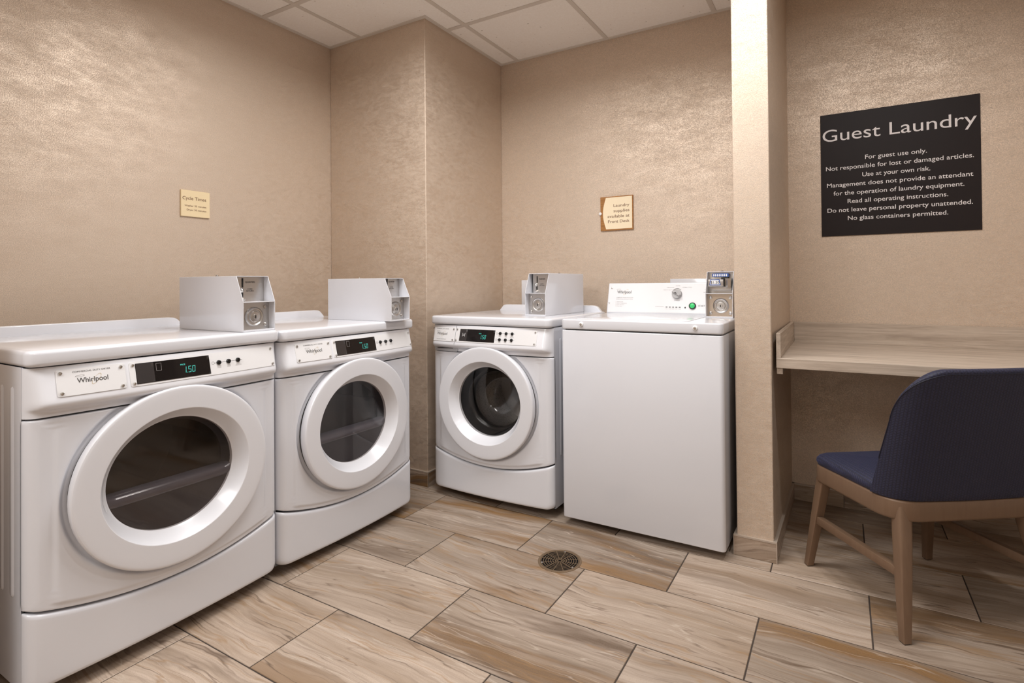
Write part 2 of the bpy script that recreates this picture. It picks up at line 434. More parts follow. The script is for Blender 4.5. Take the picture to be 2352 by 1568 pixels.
# ceiling: one lay-in board with its grid of bars
mb = MB().box(0, XE, YF, YB, CEIL, CEIL+.06); struct('ceiling', mb, M['ceil'])
mb = MB()
for k in range(-1, 8):
    x = .268+k*.61
    if 0 < x < XE: mb.box(x-.012, x+.012, YF, YB, CEIL-.004, CEIL+.002)
struct('trim_1', mb, M['tbar'])
mb = MB()
for k in range(-8, 3):
    y = 1.753+k*.61
    if YF < y < YB: mb.box(0, XE, y-.012, y+.012, CEIL-.0045, CEIL+.002)
struct('trim_2', mb, M['tbar'])
mb = MB()
e = .020
for a in ((0, e, YF, YC-e), (0, XC+e, YC-e, YC), (XC, XC+e, YC, YB), (XC+e, XW1-e, YB-e, YB), (XW1-e, XW1, YW, YB), (XW1-e, XW2+e, YW-e, YW), (XW2+.006, XW2+e+.006, YW, YB), (XW2, XR, YB-e, YB)):
    mb.box(a[0], a[1], a[2], a[3], CEIL-.005, CEIL+.002)
struct('trim_3', mb, M['tbar'])

# tile baseboards with a pale top edge
BH = .080
def baseboard(name, p, q, nx, ny, joints=()):
    """from p to q along a wall whose normal is (nx, ny)"""
    p, q = Vector((*p, 0)), Vector((*q, 0)); L = (q-p).length; d = (q-p)/L; n = Vector((nx, ny, 0))
    cuts = [0]+sorted(j for j in joints if 0 < j < L)+[L]
    rs = [(a+(.0015 if a > 0 else 0), b-(.0015 if b < L else 0), 0, BH-.006) for a, b in zip(cuts[:-1], cuts[1:])]
    o = tag(tiled(name, rs, lambda v: p+d*v.x+n*(.0105+v.z)+Vector((0, 0, v.y))), kind='structure')
    m = MB(); a, b = p, q+n*.0115
    vs = [p, q, q+n*.0112, p+n*.0112]
    m.add([v+Vector((0, 0, BH-.006)) for v in vs]+[v+Vector((0, 0, BH)) for v in vs], [[0, 1, 2, 3], [4, 5, 6, 7], [0, 1, 5, 4], [1, 2, 6, 5], [2, 3, 7, 6], [3, 0, 4, 7]])
    c = obj('edge_trim', m, M['trimline'], o, smooth=0)
    return o
baseboard('baseboard_left', (0, .385), (0, YC), 1, 0, (.6, 1.2))
baseboard('baseboard_left_front', (0, YF), (0, .20), 1, 0, (.6, 1.2, 1.8, 2.4))
baseboard('baseboard_partition', (.84, .20), (.84, .385), 1, 0)
baseboard('baseboard_column', (0, YC), (XC+.011, YC), 0, -1, (.4,))
baseboard('baseboard_column_side', (XC, YC+.0005), (XC, YB), 1, 0, (.3,))
baseboard('baseboard_back', (XC, YB), (XW1, YB), 0, -1, (.6, 1.2))
baseboard('baseboard_wing_left', (XW1, YW+.0005), (XW1+.006, YB), -1, 0, (.4,))
baseboard('baseboard_wing', (XW1-.011, YW), (XW2+.011, YW), 0, -1)
baseboard('baseboard_wing_right', (XW2, YW+.0005), (2.441, YB), 1, 0, (.45,))
baseboard('baseboard_alcove', (2.441, YB), (XR, YB), 0, -1, (.222,))
mb = MB()
for x, y in ((XW1-.0095, YW-.0112), (XW2+.0112, YW-.0112), (XC+.0112, YC-.0112)): mb.box(x-.0022, x+.0008, y-.0008, y+.0022, 0, BH+.0005)
struct('trim_4', mb, M['trimline'])

# ------------------------------------------------------------------ lamp fixtures (above the frame)
for i, (x, y, a, b, wt, sp) in enumerate(TROFFERS):
    lab = ['recessed rectangular ceiling light over the machines', 'unseen ceiling light added as fill behind the camera, right one', 'unseen ceiling light added as fill behind the camera, left one'][i]
    t = thing('ceiling_light', lab, 'light', (x, y, CEIL), 0, 'recessed rectangular ceiling lights')
    m = MB()
    for s in (-1, 1): m.box(s*(a/2+.006)-.008, s*(a/2+.006)+.008, -b/2-.014, b/2+.014, -.008, .0); m.box(-a/2, a/2, s*(b/2+.006)-.008, s*(b/2+.006)+.008, -.008, .0)
    obj('frame', m, M['tbar'], t, smooth=0)
    obj('diffuser', MB().box(-a/2, a/2, -b/2, b/2, -.004, -.001), M['lens'], t, smooth=0)
for i, (x, y, wt, sp) in enumerate(CANS):
    t = thing('downlight', ['round recessed downlight before the narrow wall end', 'round recessed downlight over the chair'][i], 'light', (x, y, CEIL), 0, 'round downlights')
    obj('trim_ring', MB().lathe([(.066, -.002), (.07, -.007), (.088, -.006), (.092, 0)], 40), M['tbar'], t)
    obj('lens', MB().lathe([(.066, -.003), (.001, -.004)], 40), M['lens'], t)

# ------------------------------------------------------------------ front-loading machines
W = .6946; TOPZ = .911; SEAM = .7335; ZB = .043
DC = (W/2, .502)                                   # door centre
def front_y(x):
    t = (x-W/2)/(W/2); y = -.017*(1-t*t)
    r = .030
    for d in (x, W-x):
        if d < r: y += r-math.sqrt(max(0, r*r-(r-d)**2))
    return y
def emboss(x, z):
    return -.0045*sstep(.050, .064, x)*sstep(.050, .064, W-x)*(1 if z is None else sstep(smile(x)+.012, smile(x)+.024, z))
def smile(x):
    t = (x-W/2)/(W/2); return .190+.058*t*t
PROF = [(.0, .8655), (-.001, .8625), (-.0035, .856), (-.0225, .783), (-.0255, .775), (-.0255, .768), (-.022, .7615), (-.014, .7565), (-.006, .7535), (-.002, .749), (.000, .743), (.000, SEAM+.003), (.012, SEAM+.003)]
def panel_amp(x): return sstep(-.004, .030, x)*sstep(-.004, .030, W-x)
def panel_y(x, z):
    for (a, za), (b, zb) in zip(PROF[:-1], PROF[1:]):
        if zb <= z <= za:
            k = 0 if za == zb else (z-za)/(zb-za); return front_y(x)+(a+(b-a)*k)*panel_amp(x)
    return front_y(x)
def on_panel(off): return lambda x, z: (x, panel_y(x, z)-off, z)
def patch(mb, x0, x1, z0, z1, off, thick, r=.006, nx=14, nz=3):
    """thin plate lying on the tilted control panel, rounded corners"""
    pts = rrect(x0, x1, z0, z1, r, 4)
    n = len(pts)
    cx, cz = (x0+x1)/2, (z0+z1)/2
    top = [(x, panel_y(x, z)-off-thick, z) for x, z in pts]; bot = [(x, panel_y(x, z)-off+.002, z) for x, z in pts]
    mb.add(top+bot, [[i, (i+1) % n, n+(i+1) % n, n+i] for i in range(n)])
    # inner grid so that the face follows the bowed panel
    rows = []
    zs = [z0+r*q for q in (0, .08, .3, .62, 1)]; zs += [z0+r+(z1-z0-2*r)*q/(nz+1) for q in range(1, nz+1)]; zs += [z1-r*q for q in (1, .62, .3, .08, 0)]
    for z in zs:
        d = min(z-z0, z1-z); ins = 0
        if d < r: ins = r-math.sqrt(max(0, r*r-(r-d)**2))
        rows.append([(x, panel_y(x, z)-off-thick, z) for x in [x0+ins+(x1-x0-2*ins)*i/nx for i in range(nx+1)]])
    mb.grid(rows); return mb
def button(name, x, z, r, h, mat, parent, off=0.0012):
    n = Vector((0, -math.cos(.26), -math.sin(.26)*-1)); n = Vector((0, -.966, -.0)) + Vector((0, 0, .0))
    y = panel_y(x, z)-off
    return obj(name, MB().lathe([(r, .001), (r, -h*.5), (r*.8, -h*.9), (r*.4, -h), (.0004, -h)], 16, lambda a, b, hh: (x+a, y+hh, z+b)), mat, parent)
def logo(parent, x0, x1, zb, cap, fn, small=True):
    m = MB(); text(m, 'Whirlpool', x0, x1, zb, cap, fn, bold=.010); obj('lettering', m, M['ink'], parent, smooth=0, fix=False)
    m = MB(); w_ = x1-x0; cx, cz = x0+.62*w_, zb+.45*cap; N = 36
    def ell(rx, rz, th, ang, a0=0, a1=2*PI):
        rows = []
        for k in range(N+1):
            t = a0+(a1-a0)*k/N; row = []
            for s in (1, 1-th):
                px, pz = rx*s*math.cos(t), rz*(s if s == 1 else 1-th*rx/rz*.4)*math.sin(t)
                row.append((px*math.cos(ang)-pz*math.sin(ang), px*math.sin(ang)+pz*math.cos(ang)))
            rows.append(row)
        return rows
    rows = [[fn(cx+p[0], cz+p[1]) for p in r] for r in ell(.24*w_, .085*w_, .06, .9)]
    m.grid(rows); obj('swirl', m, M['gold'], parent, smooth=0)
    m = MB(); cx2, cz2 = x0+.10*w_, zb+cap*1.42
    rows = [[fn(cx2+p[0], cz2+p[1]) for p in r] for r in ell(.15*w_, .035*w_, .14, .06)]
    m.grid(rows); obj('ring_mark', m, M['inkgrey'], parent, smooth=0)

def door_ratio(r): return .93+(.98-.93)*max(0, min(1, (r-.176)/(.272-.176)))
def door_pt(r, a, y): return (DC[0]+r*math.cos(a), y, DC[1]+r*door_ratio(r)*math.sin(a))
def door_lathe(mb, prof, n=80):
    return mb.grid([[door_pt(r, 2*PI*k/n, y) for k in range(n)] for r, y in prof], cv=True)
def door_disc(mb, r, y, n=64):
    o = len(mb.v); mb.add([door_pt(r, 2*PI*k/n, y) for k in range(n)], [list(range(n))]); return mb

def machine(name, label, cat, kind, loc, rz, group):
    t = thing(name, label, cat, loc, rz, group)
    washer = kind == 'washer'
    # cabinet shell
    D = .64; m = MB(); y0 = .026
    pts = [(0, y0), (0, D), (W, D), (W, y0)]
    m.grid([[(x, y, z) for x, y in pts] for z in (ZB+.002, .868)])
    m.add([(0, D, ZB+.002), (W, D, ZB+.002), (W, y0, ZB+.002), (0, y0, ZB+.002)], [[0, 1, 2, 3]])
    m.grid([[(x, y, z) for x, y in [(.004, y0+.001), (.004, D-.004), (W-.004, D-.004), (W-.004, y0+.001)]] for z in (ZB+.004, .867)])
    for s in (0, W):                                # stamped grooves on both sides
        sg = -1 if s == 0 else 1
        for yc in (.085, .155):
            pts = rrect(yc-.012, yc+.012, .27, .815, .012, 5); n = len(pts)
            m.add([(s+sg*.0002, a, b) for a, b in pts]+[(s+sg*.003, yc+(a-yc)*.6, .54+(b-.54)*.985) for a, b in pts], [[i, (i+1) % n, n+(i+1) % n, n+i] for i in range(n)]+[[n+i for i in range(n)]])
    obj('cabinet', m, M['enamel'], t, smooth=30)
    # lower kick panel
    m = MB(); rows = []; nx, nz = 44, 18; rc = .022
    for j in range(nz+1):
        k = j/nz; row = []
        for i in range(nx+1):
            x = W*(.5-.5*math.cos(PI*i/nx)) if 0 < i < nx else (0 if i == 0 else W)
            zt = smile(x)-.004; z = ZB+(zt-ZB)*(.5-.5*math.cos(PI*k))
            ins = 0; dz = z-ZB
            if dz < rc: ins = rc-math.sqrt(max(0, rc*rc-(rc-dz)**2))
            xx = W/2+(x-W/2)*(1-2*ins/W)
            y = front_y(x)-.002; re = .008
            for d in (dz, zt-z):
                if d < re: y += re-math.sqrt(max(0, re*re-(re-d)**2))
            row.append((xx, y, z))
        rows.append(row)
    rows = [[(p[0], .03, p[2]) for p in rows[0]]]+rows+[[(p[0], .03, p[2]) for p in rows[-1]]]
    m.grid(rows); obj('kick_panel', m, M['enamel'], t, smooth=50)
    # front panel with the round door opening
    m = MB(); hole = .252; n = 0
    corners = []
    zt = SEAM-.002
    angs = sorted(set([2*PI*k/200 for k in range(200)]+[math.atan2(zt-DC[1], s*W/2) % (2*PI) for s in (1, -1)]+[math.atan2(smile(0)+.003-DC[1], s*W/2) % (2*PI) for s in (1, -1)]))
    def hit(a):
        lo, hi = 0, 2.
        for _ in range(40):
            md = (lo+hi)/2; x, z = DC[0]+md*math.cos(a), DC[1]+md*math.sin(a)
            if -1e-7 <= x <= W+1e-7 and z <= zt+1e-7 and z >= smile(max(0, min(W, x)))+.003: lo = md
            else: hi = md
        return lo
    rad = [k/44 for k in range(44)]+[.9835, .9890, .9935, .997, 1]
    cols = []
    for a in angs:
        h = hit(a); r0 = min(hole*door_ratio(hole), h-.03); row = []
        row.append((DC[0]+r0*math.cos(a), .02, DC[1]+r0*math.sin(a)))
        for k in rad:
            rr = r0+(h-r0)*k; x = max(0, min(W, DC[0]+rr*math.cos(a))); z = DC[1]+rr*math.sin(a)
            q = math.hypot(x-DC[0], (z-DC[1])/.98); y = front_y(x)+emboss(x, z)+.0120*(1-sstep(.2735, .286, q)); re = .004
            for d in (zt-z, z-smile(x)-.003):
                if d < re: y += re-math.sqrt(max(0, re*re-(re-max(d, 0))**2))
            row.append((x, y, z))
        x, y, z = row[-1]; row.append((x, .034, z)); cols.append(row)
    m.grid(cols, cu=True); obj('front_panel', m, M['enamel'], t, smooth=50)
    # dark gap backing behind the seams
    # control panel fascia
    m = MB(); rows = []; nx = 48
    xs = [W*(.5-.5*math.cos(PI*i/nx)) for i in range(nx+1)]
    for a, z in PROF: rows.append([(x, front_y(x)+a*panel_amp(x) if z > SEAM+.0031 or a == 0 else front_y(x)+.012, z) for x in xs])
    rows = [[(x, front_y(x)+.02, .8655) for x in xs]]+rows+[[(x, .036, SEAM+.003) for x in xs]]
    m.grid(rows); obj('control_panel', m, M['plastic'], t, smooth=60)
    # top with a raised lip along the back
    m = MB().slab(rrect(-.003, W+.003, -.020, D, [.012, .012, .030, .030], 8), .8685, TOPZ)
    o = obj('top_panel', m, M['enamel'], t, bevel=.011, seg=4)
    m = MB(); L = [(.006, 0), (.014, .004), (.024, .016), (.036, .029), (.050, .0355), (.068, .037)]
    prof = [(.006, TOPZ-.012)]+[(x, TOPZ-.003+z) for x, z in L]+[(W-x, TOPZ-.003+z) for x, z in L[::-1]]+[(W-.006, TOPZ-.012)]
    m.xz(prof, .604, .634); obj('rear_lip', m, M['enamel'], t, bevel=.004, smooth=40)
    # nameplate
    x0, x1 = (.005, .166) if washer else (.055, .206)
    z0, z1 = .787, .8555
    np_ = obj('nameplate', patch(MB(), x0, x1, z0, z1, .0006, .0014, .005), M['plate'], t, smooth=30)
    fn = on_panel(.0024)
    lx = x0+.042
    logo(np_, lx, lx+.068, .8175, .0125, fn)
    m = MB(); text(m, 'COMMERCIAL DUTY WASHER' if washer else 'COMMERCIAL DUTY DRYER', x0+.034, x0+.117, .8445, .0042, fn, bold=0)
    if washer: text(m, 'HE HIGH EFFICIENCY', x0+.044, x0+.108, .7945, .0028, fn)
    obj('caption', m, M['ink'], np_, smooth=0, fix=False)
    for x in (x0+.009, x1-.010):
        for z in (z1-.009, z0+.008): button('screw', x, z, .0044, .0042, M['chrome'], np_, .0018)
    # control plate with the display window and buttons
    x0, x1 = (.170, .630) if washer else (.216, .668)
    cp = obj('control_plate', patch(MB(), x0, x1, z0, z1, .0004, .0010, .005, 30), M['plate'], t, smooth=30)
    d0, d1 = (.197, .406) if washer else (.231, .437)
    ds = obj('display', patch(MB(), d0, d1, .7925, .8500, .0010, .0014, .001, 20), M['black'], t, smooth=30)
    fn2 = on_panel(.0032)
    if washer:
        m = MB()
        for a, b, c_, d_ in ((d0+.018, d0+.034, .8145, .8160), (d0+.018, d0+.034, .8300, .8315), (d0+.018, d0+.0195, .8145, .8315), (d0+.0325, d0+.034, .8145, .8315), (d0+.022, d0+.030, .8185, .8215), (d0+.024, d0+.030, .8245, .8265)):
            m.add([fn2(a, c_), fn2(b, c_), fn2(b, d_), fn2(a, d_)], [[0, 1, 2, 3]])
        obj('reader_mark', m, M['white'], ds, smooth=0)
    obj('card_reader_cover', patch(MB(), d0+.001, d0+.046, .794, .8485, .0024, .0008, .001, 5), M['screen2'], ds, smooth=30)
    if not washer:
        m = MB()
        for a, b, c_, d_ in ((d0+.052, d0+.066, .8440, .8446), (d0+.052, d0+.066, .8230, .8236), (d0+.052, d0+.0526, .8230, .8446), (d0+.0654, d0+.066, .8230, .8446)):
            m.add([fn2(a, c_), fn2(b, c_), fn2(b, d_), fn2(a, d_)], [[0, 1, 2, 3]])
        obj('card_slot_outline', m, M['inkgrey'], ds, smooth=0)
    px = d0+.124
    m = MB(); digits(m, '1.50', px, .8065, .0083, .0185, .0035, fn2)
    text(m, 'PRICE', px-.006, px+.008, .8295, .0042, fn2)
    obj('price_digits', m, M['teal'], ds, smooth=0, fix=False)
    rowz = ((.8365, ('WHITES', 'COLORS'), ('PERM', 'PRESS'), ('COLORS', 'DELICATES')), (.8075, ('HOT',), ('WARM',), ('COLD',))) if washer else ((.8235, ('WHITES', 'COLORS'), ('PERM', 'PRESS'), ('COLORS', 'DELICATES')),)
    m = MB(); m2 = MB(); bx = d1+.0292
    fn3 = on_panel(.0020)
    for row in rowz:
        z = row[0]
        m2.add([fn3(bx-.014, z-.0004), fn3(bx+.080, z-.0004), fn3(bx+.080, z+.0004), fn3(bx-.014, z+.0004)], [[0, 1, 2, 3]])
        for i, cap in enumerate(row[1:]):
            b = bx+.0325*i
            button('button', b, z, .0074, .0060, M['rubber'], cp)
            for k, s in enumerate(cap): text(m, s, b-.0011*len(s), b+.0011*len(s), z-.0125-.0042*k, .0026, fn3)
        # little pictogram before the row
        N = 14; c0 = bx-.0185
        for k in range(N):
            a, b2 = 2*PI*k/N, 2*PI*(k+1)/N
            m2.add([fn3(c0+r*math.cos(q), z+r*math.sin(q)) for r, q in ((.0046, a), (.0040, a), (.0040, b2), (.0046, b2))], [[0, 1, 2, 3]])
    obj('button_captions', m, M['inkgrey'], cp, smooth=0, fix=False)
    obj('button_line', m2, M['ink'], cp, smooth=0)
    for x, z in ((x0+.009, z1-.009), (x0+.009, z0+.008), (x1-.010, z1-.009), (x1-.010, z0+.008)): button('screw', x, z, .0040, .0040, M['chrome'], cp, .0014)
    if washer:                                      # detergent drawer: seam and finger pull under the nameplate
        m = MB(); fn4 = on_panel(.0012)
        zs = [.8635-.0025*k for k in range(37)]
        m.grid([[fn4(.1680, z), fn4(.1694, z)] for z in zs])
        obj('drawer_seam', m, M['dark'], t, smooth=0)
        hp = rrect(.020, .176, .7345, .7560, [.004, .004, .012, .012], 5)
        m = MB(); n = len(hp)
        m.add([(x, front_y(x)-.0050, z) for x, z in hp]+[(x, front_y(x)+.001, z) for x, z in hp], [list(range(n))]+[[i, (i+1) % n, n+(i+1) % n, n+i] for i in range(n)])
        dp = obj('drawer_pull', m, M['greypull'], t, smooth=30)
        m = MB(); m.box(.045, .145, front_y(.1)-.0075, front_y(.1)-.002, .7490, .7515); obj('pull_slot', m, M['dark'], dp, smooth=0)
    # door ring
    d = None
    prof = [(.250, -.002), (.2600, -.004), (.2665, -.0095), (.2705, -.019), (.2722, -.030), (.2722, -.0400), (.2716, -.0432), (.2698, -.0456), (.2670, -.0466), (.2630, -.0470), (.2500, -.0472), (.2300, -.0472), (.2112, -.0472), (.2096, -.0472), (.2086, -.0469), (.2078, -.0460), (.2068, -.0444), (.1960, -.0262), (.1838, -.0060), (.1812, -.0026), (.1785, .000), (.1770, .010), (.1770, .016)]
    m = MB(); door_lathe(m, prof)
    m2_ = obj('door', m, M['plastic'], t, smooth=33)
    # finger scoop on the chamfer at the opening side
    s = 1 if washer else -1; m = MB(); rows = []
    for k in range(17):
        a = (PI if s < 0 else 0)+s*(-.10)*0+(k-8)/8*.33*1.0-(.02 if s < 0 else -.02)
        wv = .006*math.sqrt(max(0, 1-((k-8)/8)**2)); row = []
        for q in range(7):
            f = q/6*2-1; r = .1925+f*wv*1.0
            yy = -.0200-(r-.1925)*1.66-.0012+.0016*(1-f*f)
            row.append(door_pt(r, a, yy))
        rows.append(row)
    m.grid(rows); obj('finger_scoop', m, M['plate'], m2_, smooth=60)
    m = MB(); door_lathe(m, [(.2475, -.0005), (.2715, -.0085), (.2715, -.0075), (.2475, .0005)]); m = MB()
    # dark gasket shadow-gap behind the ring
    m = MB(); door_lathe(m, [(.246, .016), (.2640, .014), (.2640, -.0062), (.250, -.0062)]); obj('door_seal', m, M['rubber'], t, smooth=50)
    if washer:
        m = MB(); door_disc(m, .1785, -.0005); obj('door_glass', m, M['glass'], m2_, smooth=0)
        m = MB(); door_lathe(m, [(.1775, .010), (.1755, .014), (.172, .030), (.166, .052), (.158, .066), (.150, .070), (.146, .080), (.150, .10)]); obj('rubber_gasket', m, M['rubber'], m2_, smooth=60)
        m = MB(); door_lathe(m, [(.150, .066), (.143, .10), (.132, .13), (.118, .150), (.095, .162), (.06, .166), (.001, .167)]); obj('glass_bowl', m, M['glass'], m2_, smooth=60)
        m = MB(); door_lathe(m, [(.150, .095), (.190, .10), (.215, .115), (.228, .15), (.230, .46)]); dr = obj('drum', m, M['drum'], t, smooth=50)
        m = MB(); door_lathe(m, [(.230, .46), (.17, .462), (.165, .452), (.12, .448), (.115, .440), (.05, .436), (.001, .436)]); obj('drum_back', m, M['drumback'], dr, smooth=40)
        for k in range(3):
            a = 2*PI*k/3+.5; m = MB(); rows = []
            for j in range(9):
                yy = .16+.28*j/8; row = []
                for q in range(7):
                    f = q/6*2-1; row.append(door_pt(.229-.05*(1-f*f)*math.sin(PI*min(1, .15+j/8*.7)), a+f*.16, yy))
                rows.append(row)
            m.grid(rows); obj('baffle', m, M['drumback'], dr, smooth=60)
    else:
        m = MB(); door_disc(m, .1785, -.0005); obj('door_glass', m, M['tint'], m2_, smooth=0)
        # grey inner panel: solid lower half with a rounded ledge
        N = 40; zl = .452
        def half(y, zc, up):
            pts = []
            for k in range(97):
                a = 2*PI*k/96; x, _, z = door_pt(.1765, a, y); z = min(z, zc) if not up else max(z, zc); pts.append((x, y, z))
            return pts
        m = MB(); lo = half(.006, zl, False); n = len(lo); m.add(lo, [list(range(n))])
        obj('lower_liner', m, M['liner'], m2_, smooth=0)
        m = MB(); rows = []; nn = 28
        hw = .1755
        for i in range(nn+1):
            x = -hw+2*hw*i/nn; e = 1-min(1, (hw-abs(x))/.02); zz = .006*e*e
            row = [(DC[0]+x, y, z+zz) for y, z in ((.006, .4440), (.0028, .4480), (.0012, .4540), (.0015, .4610), (.0045, .4680), (.0105, .4735), (.021, .4770), (.040, .4785))]
            rows.append(row)
        m.grid(rows); obj('ledge', m, M['ledge'], m2_, smooth=70)
        m = MB()                                    # side and top wall of the deeper window recess
        rows = [[door_pt(r, math.radians(-9+198*k/60), y) for k in range(61)] for r, y in ((.1770, .010), (.1730, .022), (.1650, .040))]
        m.grid(rows); obj('upper_liner', m, M['liner'], m2_, smooth=60)
        m = MB(); up = [(x, .040, z) for x, _, z in [door_pt(.1665, math.radians(-10+200*k/60), .04) for k in range(61)]]
        n = len(up); m.add(up, [list(range(n))]); obj('inner_window', m, M['tint'], m2_, smooth=0)
        m = MB(); door_lathe(m, [(.19, .075), (.235, .08), (.245, .10), (.25, .13), (.25, .52)]); dr = obj('drum', m, M['drumdry'], t, smooth=50)
        m = MB(); door_lathe(m, [(.25, .52), (.13, .515), (.125, .50), (.001, .50)]); obj('drum_back', m, M['drumdry'], dr, smooth=40)
        for k in range(3):
            a = 2*PI*k/3+.3; m = MB(); rows = []
            for j in range(5):
                yy = .12+.38*j/4; rows.append([door_pt(.249-.06*(1-f*f), a+f*.12, yy) for f in [q/6*2-1 for q in range(7)]])
            m.grid(rows); obj('baffle', m, M['drumdry'], dr, smooth=60)
    for x in (.06, W-.06):
        for y in (.16, D-.06): obj('foot', MB().lathe([(.018, 0), (.02, .004), (.02, .012), (.008, .014), (.008, ZB+.004)], 16, lambda a, b, h, x=x, y=y: (x+a, y+b, h), True, True), M['feet'], t)
    return t
M['greypull'] = pmat('grey_drawer_pull', (.44, .44, .46), .35)
XD, YD, YWM, XWM = .8697, .5432, 2.1402, .8268
dryer = machine('dryer', 'white front-loading dryer nearest the camera, cut by the left edge of the photo', 'dryer', 'dryer', (XD, YD, 0), PI/2, 'white front-loading dryers along the left wall')
dryer2 = dup(dryer, (XD, YD+W+.006, -.004), PI/2, 'white front-loading dryer farther along the left wall, beside the wall column')
washer = machine('washing_machine', 'white front-loading washer with round glass door and six black buttons', 'washer', 'washer', (XWM, YWM, 0), 0, None)

# ------------------------------------------------------------------ top-loading washer
def toploader():
    w_, D = .697, .67
    t = thing('washing_machine', 'white top-loading washer with plain front and green start button', 'washer', (1.5715, 2.1378, 0), 0)
    m = MB(); pts = rrect(0, w_, 0, D, [.004, .004, .016, .016], 6)
    m.slab(pts, .034, .863); o = obj('cabinet', m, M['enamel'], t, bevel=.006, seg=3)
    m = MB().slab(rrect(-.001, w_+.001, -.002, D, [.006, .006, .020, .020], 6), .8675, TOPZ)
    tp = obj('top_panel', m, M['enamel'], t, bevel=.009, seg=4)
    m = MB().slab(rrect(.012, w_-.012, .012, D-.012, .01, 4), .860, .870); obj('top_gasket', m, M['dark'], t, smooth=0)
    m = MB().slab(rrect(.045, w_-.143, .045, .50, .03, 6), TOPZ-.001, TOPZ+.0025); obj('lid', m, M['enamel'], t, bevel=.0012)
    for x in (.1005, .592):
        s = obj('corner_screw', MB().lathe([(.0105, .004), (.0105, 0), (.0095, -.003), (.006, -.0045), (.0005, -.005)], 18, lambda a, b, h, x=x: (x+a, h-.003, .8905+b)), M['white'], t)
        obj('screw_head', MB().lathe([(.0058, 0), (.0052, -.0025), (.0005, -.0032)], 14, lambda a, b, h, x=x: (x+a, h-.007, .8905+b)), M['chrome'], s)
    # slanted control console along the back
    ya, yb, z0, z1 = .530, .572, TOPZ, 1.0675
    m = MB(); m.yz([(ya, z0), (yb, z1), (yb+.02, z1), (D, z0+.05), (D, z0)], .001, w_-.004)
    c = obj('console', m, M['plastic'], t, bevel=.003)
    sl = (yb-ya)/(z1-z0); th = math.atan(sl)
    def fn(off): return lambda x, z: (x, ya+(z-z0)*sl-off, z)
    k = fn(.0012)
    plate = MB(); pts = rrect(.006, w_-.008, z0+.006, z1-.004, .004, 3); n = len(pts)
    plate.add([fn(.0008)(*p) for p in pts]+[fn(-.001)(*p) for p in pts], [list(range(n))]+[[i, (i+1) % n, n+(i+1) % n, n+i] for i in range(n)])
    cp = obj('control_plate', plate, M['plate'], t, smooth=20)
    logo(cp, .052, .130, .0+1.0140, .0150, k)
    m = MB()
    for s, x0, x1, z, cap in (('COMMERCIAL WASHER INSTRUCTIONS', .050, .143, .990, .0040), ('OPERATING INSTRUCTIONS', .049, .141, .982, .0040), ('1. Select Cycle', .049, .089, .9685, .0036), ('2. Select Temperature', .049, .110, .9610, .0036), ('3. Insert Payment', .049, .097, .9535, .0036), ('4. Press Start', .049, .086, .9460, .0036)):
        text(m, s, x0, x1, z, cap, k)
    for s, x0, x1, z, cap in (('WHITES', .364, .386, 1.0505, .0036), ('DELICATES', .320, .356, 1.0425, .0036), ('NORMAL CYCLE', .398, .444, 1.0430, .0036), ('HEAVY DUTY', .302, .348, 1.0300, .0036), ('CYCLES', .360, .389, .9765, .0045), ('TEMPERATURE', .524, .574, .9780, .0040), ('CYCLE STATUS', .265, .307, .9460, .0032), ('FILL', .319, .329, .9355, .0028), ('WASH', .334, .347, .9355, .0028), ('RINSE', .351, .363, .9355, .0028), ('SPIN', .368, .378, .9355, .0028), ('DONE', .384, .395, .9355, .0028), ('HOT', .508, .518, 1.031, .0036), ('WARM', .502, .516, 1.018, .0036)):
        text(m, s, x0, x1, z, cap, k)
    obj('console_captions', m, M['inkgrey'], cp, smooth=0, fix=False)
    m = MB(); text(m, 'START', .480, .512, .9505, .0068, k); obj('start_caption', m, M['ink'], cp, smooth=0, fix=False)
    m = MB()
    for i in range(5): x = .3185+.0165*i; m.add([k(x, .9440), k(x+.0095, .9440), k(x+.0095, .9475), k(x, .9475)], [[0, 1, 2, 3]])
    N = 14; m.add([k(.4165+.0035*math.cos(2*PI*i/N), .9440+.0045*math.sin(2*PI*i/N)) for i in range(N)], [list(range(N))])
    obj('status_lights', m, M['ink'], cp, smooth=0)
    def knob(x, z, r, rotk):
        P = Vector(fn(.001)(x, z)); nrm = Vector((0, -math.cos(th), math.sin(th))); ux = Vector((1, 0, 0)); uz = Vector((0, math.sin(th), math.cos(th)))
        f = lambda a, b, h: P+ux*a+uz*b+nrm*h
        kb = obj('knob', MB().lathe([(r, 0), (r, .010), (r*.94, .014), (.0005, .0145)], 36, f), M['greyknob'], t)
        mm = MB(); ca, sa = math.cos(rotk), math.sin(rotk)
        R2 = lambda a, b: (a*ca-b*sa, a*sa+b*ca)
        v = [f(*R2(a, b), h) for h in (.0135, .024) for a, b in ((-r*.9, -.0045), (r*.9, -.0045), (r*.9, .0045), (-r*.9, .0045))]
        mm.add(v, [[0, 1, 2, 3], [4, 5, 6, 7], [0, 1, 5, 4], [1, 2, 6, 5], [2, 3, 7, 6], [3, 0, 4, 7]])
        obj('knob_grip', mm, M['greyknob'], kb, bevel=.001)
        mm = MB(); v = [f(*R2(a, b), .0243) for a, b in ((-.004, -.003), (.008, -.003), (.008, .003), (-.004, .003))]
        mm.add(v, [[0, 1, 2, 3]]); obj('knob_pointer', mm, M['ink'], kb, smooth=0)
        mm = MB(); rows = [[f(rr*math.cos(a), rr*math.sin(a), .0006) for rr in (r*1.16, r*1.22)] for a in [math.radians(50+110*q/20) for q in range(21)]]
        mm.grid(rows); obj('dial_arc', mm, M['ink'], kb, smooth=0)
    knob(.3725, 1.0105, .0245, 2.6); knob(.5455, 1.0120, .0245, .7)
